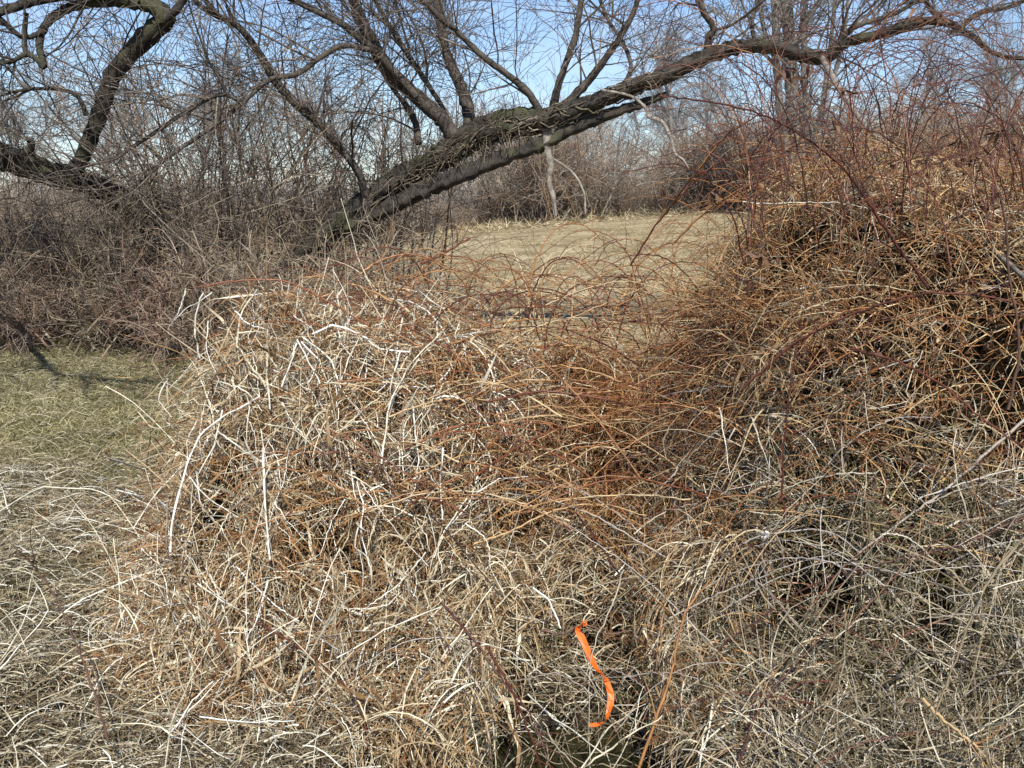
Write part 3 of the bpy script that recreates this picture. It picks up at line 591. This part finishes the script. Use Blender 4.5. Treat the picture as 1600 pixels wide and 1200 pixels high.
dead2 = empty('dead_branch', tuple(P(1285, 92, 11.0))); wood('stem', [([(1285,92,4.5),(1300,120,4.8),(1325,160,4.2),(1360,205,4.5),(1400,240,4.5),(1430,290,4.5),(1470,330,4.5),(1530,375,4),(1620,450,4)], (11, 3.4)), ([(1315,140,3),(1330,190,3),(1342,240,2),(1350,270,1.5)], (10.6, 10))], M['deadwood'], dead2, .12, 8)
tag(dead2, 'long pale dead branch slanting from the willow limb down to the right', 'branch')

ltr = [([(330,560,30),(270,400,26),(200,320,22),(140,288,20),(90,275,22),(40,258,24),(0,243,25),(-60,212,27),(-150,150,24)], (12.6, 11.0))]
lbr = [([(112,275,14),(135,230,14),(155,175,15),(175,120,15),(205,80,16),(240,45,18),(258,28,17),(235,8,14),(190,2,12),(150,3,10),(110,12,9),(80,30,8),(64,55,7),(62,75,6),(70,104,6)], (11.6, 10.6)),
       ([(215,5,12),(150,-12,10),(60,0,8),(0,18,7),(-60,30,6)], (11, 10.4)), ([(66,50,5),(35,58,4),(0,30,5),(-40,10,4)], (10.7, 10.5)), ([(70,105,6),(45,85,5),(20,95,4),(0,98,4),(-40,90,3)], (10.6, 10.5)),
       ([(40,88,4),(38,50,5),(42,20,4)], (10.6, 10.6)), ([(135,180,5),(120,150,4),(90,140,3),(40,140,3),(0,150,2)], (11.2, 10.9)), ([(258,30,7),(280,10,7),(300,-30,6)], (10.8, 10.8)), ([(0,240,6),(45,235,7),(48,215,5)], (11.2, 11.2))]
lw = empty('dark_willow', tuple(P(330, 560, 12.6))); wood('trunk', ltr, M['bark'], lw, .16, 16, .8); wood('branches', lbr, M['bark'], lw, .12, 10, .85)
oc = spline([P(-150, 150, 11), (-5.6, 9.2, 3.1), (-4.6, 8, 3.4), (-3.7, 6.6, 3.3), (-2.7, 6.0, 3.7)], 40); os_ = Strands().add(oc, np.linspace(.06, .02, 40)[None], 9)
ot, _, _ = sprout(oc[None], 60, (.5, 1.2), (.4, 1.4), 8, .2, 1, .5, .1, .1, .3); os_.add(ot, taper(np.full(60, .014), np.full(60, .004), 8), 4)
o2, _, _ = sprout(ot, 260, (.5, 1.2), (.2, .7), 6, .2, 1, .5, .1, 0); os_.add(o2, .004, 3); os_.build('overhanging_limb', M['limb'], lw)
fuzz(lw, ltr + lbr, 75, 420, 900, (.5, 1.6), r=.0095)
tag(lw, 'dark crooked willow at the upper left bending over like a hook', 'tree')

# ------------------------------------------------------------------ shrubs
def shrub(name, x, y, h, spread, ns, n2, n3, mat, r=.011, n4=0, lean=0):
    z0 = float(ground(x, y)); p = np.column_stack([x + rng.normal(0, spread * .3, ns), y + rng.normal(0, spread * .3, ns), np.full(ns, z0 - .05)])
    a = rng.uniform(0, 6.28, ns); n2, n3 = (int(n2 * .42), int(n3 * .34)) if 3 < h < 4 and ns < 40 else (n2, n3); d = np.column_stack([np.cos(a) * .5 * spread / h + lean, np.sin(a) * .5 * spread / h, np.ones(ns)])
    s = grow(p, d, rng.uniform(.7, 1.2, ns) * h, 10, .45 if h > 3 else .6, .07, .2 if h > 3 else .55, .1); root = empty(name, (x, y, z0))
    Strands().add(s, taper(np.full(ns, r) * rng.uniform(.6, 1.6, ns), np.full(ns, r * .4), 10), 5).build('stems', mat, root)
    b, _, _ = sprout(s, n2, (.4, 1.2), (h * .18, h * .5), 7, .15, 1, .8, .12, .25); c, _, _ = sprout(b, n3, (.4, 1.2), (h * .07, h * .22), 5, .05, 1, .8, .14, .2)
    S = Strands().add(b, taper(np.full(n2, r * .42), np.full(n2, r * .25), 7), 3); S.add(c, taper(np.full(n3, r * .28), np.full(n3, r * .2), 5), 3)
    S.build('twigs', mat, root); return root
SH = [(40, 12.5, 1.5, 1.6, 'low grey brown shrub at the left edge behind the clearing'),
      (130, 13.5, 1.8, 1.8, 'rounded twiggy shrub between the left edge and the dark willow limb'),
      (215, 12.2, 1.8, 1.6, 'dense twiggy shrub under the hooked willow, behind the clearing'),
      (290, 13.2, 3.6, 1.5, 'tall reddish brown twiggy shrub right of the hooked willow'),
      (365, 12.6, 3.5, 1.6, 'tangled shrub left of the leaning willow, its top over the pale limbs'),
      (430, 13.6, 3.3, 1.5, 'tall twiggy shrub just left of the leaning trunk'),
      (520, 14.2, 3.05, 1.3, 'shrub behind the foot of the leaning trunk'),
      (615, 15.0, 3.2, 1.5, 'thin shrub behind the middle of the leaning trunk'),
      (420, 10.8, 1.2, 1.5, 'low dark shrub at the foot of the leaning willow'),
      (310, 11.2, 1.2, 1.5, 'low shrub at the right end of the clearing'),
      (575, 11.2, 1.25, 1.3, 'low reddish shrub below the leaning trunk'),
      (180, 11.6, 1.1, 1.5, 'low grey shrub straight behind the clearing'),
      (70, 11.8, 1.1, 1.5, 'lowest shrub at the left, nearest to the left edge of the clearing'),
      (-60, 13.5, 2.0, 1.8, 'shrub cut by the left edge of the picture')]
for k, (px, y, h, sp, lab) in enumerate(SH):
    x = (px - 800) / F * y; big = h > 2
    tag(shrub('twiggy_shrub', x, y, h, sp, 30 if big else 34, 450 if big else 520, 1500 if big else 1900, M['shrub'] if k % 3 else M['shrub2'], .012), lab, 'shrub')
# mid distance brush on the left and beyond the trunk
def copy_thing(o, loc, rz, sc, label, group=None):
    c = o.copy(); scene.collection.objects.link(c); c.location = loc; c.rotation_euler = (0, 0, rz); c.scale = (sc, sc, sc * rng.uniform(.85, 1.1)); c['label'] = label
    if group: c['group'] = group
    for ch in o.children:
        k = ch.copy(); scene.collection.objects.link(k); k.parent = c
    return c
_used = {}
def spot(px, kind):
    segs = [(120, 'at the left edge'), (420, 'between the two willows'), (800, 'behind the leaning trunk'), (1100, 'over the field'), (1320, 'beside the tallest tree'), (9999, 'above the right bramble')]
    return next(t for q, t in segs if px < q)
def ordinal_labels(pxs, fmt):
    out = {}; W_ = ['first', 'second', 'third', 'fourth', 'fifth', 'sixth', 'seventh', 'eighth', 'ninth', 'tenth', 'eleventh', 'twelfth']
    for px in sorted(pxs):
        sgm = spot(px, ''); n = _used.get((fmt, sgm), 0); _used[(fmt, sgm)] = n + 1; out[px] = fmt % (W_[n], sgm)
    return out
base = [tag(shrub('field_edge_bush', 0, 60, 3.0, 3.4, 50, 800, 3400, M['farbrush'], .03), 'x', 'bush') for _ in range(3)]
posn = [(690, 44, 0.39), (740, 47, 0.45), (790, 48, 0.50), (905, 49, 0.45), (950, 50, 0.50), (995, 47, 0.45), (1030, 50, 0.56), (1075, 46, 0.53), (1110, 44, 1.0), (1150, 45, 1.1), (1190, 43, 1.25), (1235, 44, 1.2), (1280, 43, 1.2), (1330, 42, 1.1),
        (1380, 42, 1.2), (1430, 43, 1.2), (1490, 42, 1.2), (1550, 41, 1.2), (1610, 41, 1.2), (640, 42, .6), (600, 38, .5), (540, 40, .5), (470, 36, .5), (400, 38, .5), (330, 34, .5), (260, 36, .55), (180, 32, .6), (100, 34, .6), (20, 32, .65), (-60, 33, .7), (860, 52, .8), (1210, 50, 1.3), (1120, 52, 1.2)]
PL1 = ordinal_labels([p[0] for p in posn], 'far orange brown bush, %s from the left of those %s')
for k, (px, y, s) in enumerate(posn):
    x = (px - 800) / F * y; loc = (x, y, float(ground(x, y))); lab = PL1[px]; g = 'bushes along the far edge of the field'
    if k < 3: o = base[k]; o.location = loc; o.scale = (s, s, s); o['label'] = lab; o['group'] = g; o.rotation_euler = (0, 0, k)
    else: copy_thing(base[k % 3], loc, rng.uniform(0, 6.28), s, lab, g)
x = (850 - 800) / F * 46; dome = shrub('vine_covered_bush', x, 46, 4.4, 4.2, 70, 1500, 7000, M['farbrush'], .03); tag(dome, 'tall domed bush smothered in vines behind the hanging broken limb', 'bush')

# ------------------------------------------------------------------ far trees
def tree(name, h, r, mat_t, mat_c, n=26, n2=260, n3=1500, forks=3, spread=.5):
    root = empty(name, (0, 0, 0)); p = rng.normal(size=(forks, 3)) * (.25, .25, 0); d = np.column_stack([rng.normal(0, .16, forks), rng.normal(0, .16, forks), np.ones(forks)])
    s = grow(p, d, rng.uniform(.8, 1.05, forks) * h, 14, .25, .035, -.1)
    Strands().add(s, taper(np.full(forks, r) * rng.uniform(.7, 1.1, forks), np.full(forks, r * .12), 14) , 9).build('trunk', mat_t, root)
    a, _, t = sprout(s, n * forks, (.45, 1.0), (h * .18, h * .38), 9, .22, .95, .6, .08, -.5); b, _, _ = sprout(a, n2, (.4, 1.0), (h * .07, h * .18), 6, .15, 1, .6, .1, -.2); c, _, _ = sprout(b, n3, (.4, 1.0), (h * .03, h * .09), 5, .1, 1, .5, .1, 0)
    S = Strands().add(a, taper(np.full(len(a), r * .28), np.full(len(a), r * .08), 9), 5); S.add(b, taper(np.full(n2, r * .075), np.full(n2, r * .04), 6), 3); S.add(c, taper(np.full(n3, r * .045), np.full(n3, r * .03), 5), 3)
    S.build('crown', mat_c, root); return root
protos = [tree('bare_tree', 10, .16, M['farbark'], M['fartwig'], 20, 330, 1700, f) for f in (1, 2, 1)]
tp = [(1060, 62, 1.0), (1100, 70, 1.1), (1150, 66, .75), (1310, 66, .6), (1370, 66, .75), (1420, 56, .75), (1480, 64, .8), (1540, 58, .8), (1600, 62, .9), (1660, 60, .9), (960, 75, .8), (905, 80, .7), (1010, 72, .85), (930, 66, .6), (760, 78, .7), (700, 72, .7), (640, 76, .8), (560, 74, .8), (500, 66, .9), (430, 70, .9), (360, 64, .9), (290, 70, 1.0), (220, 62, .9), (150, 68, .9), (80, 60, .8), (10, 66, .8), (-60, 62, .9), (840, 90, .7), (1200, 80, .8), (1270, 80, .7)]
PL2 = ordinal_labels([p[0] for p in tp], 'far bare tree, %s from the left of those %s')
for k, (px, y, s) in enumerate(tp):
    x = (px - 800) / F * y; loc = (x, y, float(ground(x, y)) - .1); lab = PL2[px]
    if k < 3: o = protos[k]; o.location = loc; o.scale = (s, s, s); o['label'] = lab; o['category'] = 'tree'; o['group'] = 'bare trees in the far line'
    else: copy_thing(protos[k % 3], loc, rng.uniform(0, 6.28), s, lab, 'bare trees in the far line')
big = empty('tall_tree', (0, 0, 0)); DB = 36.0
bl = [([(1262,330,20),(1245,230,19),(1238,150,17),(1232,60,15),(1228,-40,13),(1235,-200,8)], (DB, DB)), ([(1262,330,14),(1225,210,10),(1215,120,10),(1212,40,9),(1205,-60,8),(1190,-200,5)], (DB, DB - .8)),
      ([(1262,330,10),(1272,230,9),(1258,150,7),(1256,60,7),(1262,-60,6)], (DB, DB - .5)), ([(1262,330,8),(1278,220,7),(1290,130,6),(1300,50,5),(1310,-60,5)], (DB, DB + .6))]
br2 = [([(1215,100,5),(1195,50,4),(1185,0,4),(1170,-60,3)], (DB, DB)), ([(1238,90,5),(1255,40,5),(1280,0,4),(1300,-60,3)], (DB, DB)), ([(1228,40,5),(1215,0,4),(1200,-60,3)], (DB, DB)), ([(1290,150,4),(1310,100,4),(1320,50,3),(1325,0,3)], (DB, DB)), ([(1240,140,4),(1200,90,3),(1170,70,3)], (DB, DB))]
big.location = tuple(P(1262, 330, DB)); bigm = bark_mat('tall_tree_bark', (.09, .08, .07), (.22, .20, .18), sc=5)
wood('trunk', bl, bigm, big, .07, 10, .62); wood('branches', br2, bigm, big, .05, 8, .8); fuzz(big, bl + br2, 70, 420, 1100, (1.5, 4), (.8, 2.2), (.4, 1.2), .035, None, M['fartwig'], .6, 'crown')
tag(big, 'tall grey tree with several trunks rising behind the willow limb at right', 'tree')
# far woods as one mass
n = 9000; y = rng.uniform(95, 150, n); x = rng.uniform(-1, 1, n) * y * .6; p = np.column_stack([x, y, ground(x, y)]); d = np.column_stack([rng.normal(0, .25, n), rng.normal(0, .25, n), np.ones(n)])
s = grow(p, d, rng.uniform(1.5, 5, n), 6, .3, .08, 0); S = Strands().add(s, taper(np.full(n, .07), np.full(n, .03), 6), 3)
tw, _, _ = sprout(s, 22000, (.3, .9), (.6, 1.8), 4, .2, 1); S.add(tw, .022, 3)
tag(S.build('far_woods', M['fartwig']), 'far grey wood along the horizon', 'woods', kind='stuff')

# leaves left on the upper right canes
cl = [(1240, 118), (1225, 108), (1262, 122), (1500, 212), (1530, 228), (1525, 245), (1560, 205), (1300, 185), (1470, 20), (1175, 437), (1190, 400), (1165, 440), (1110, 300), (1320, 140), (1420, 30)]
for px, py in cl:
    k = 5; p0 = np.repeat(P(px, py, rng.uniform(3.2, 3.9))[None], k, 0); s = grow(p0, rng.normal(size=(k, 3)) + (0, 0, -.4), .05, 5, 1.2, .1, .5)
    o = Strands().add(s, np.tile(np.array([.001, .004, .006, .005, .001]), (k, 1)), 2).build('leaf_cluster', M['leaf']); tag(o, 'curled dead brown leaves clinging to canes at upper right', 'leaves', 'curled dead leaves on the upper right canes')
print('objects', len(bpy.data.objects), 'polys', sum(len(m.polygons) for m in bpy.data.meshes))
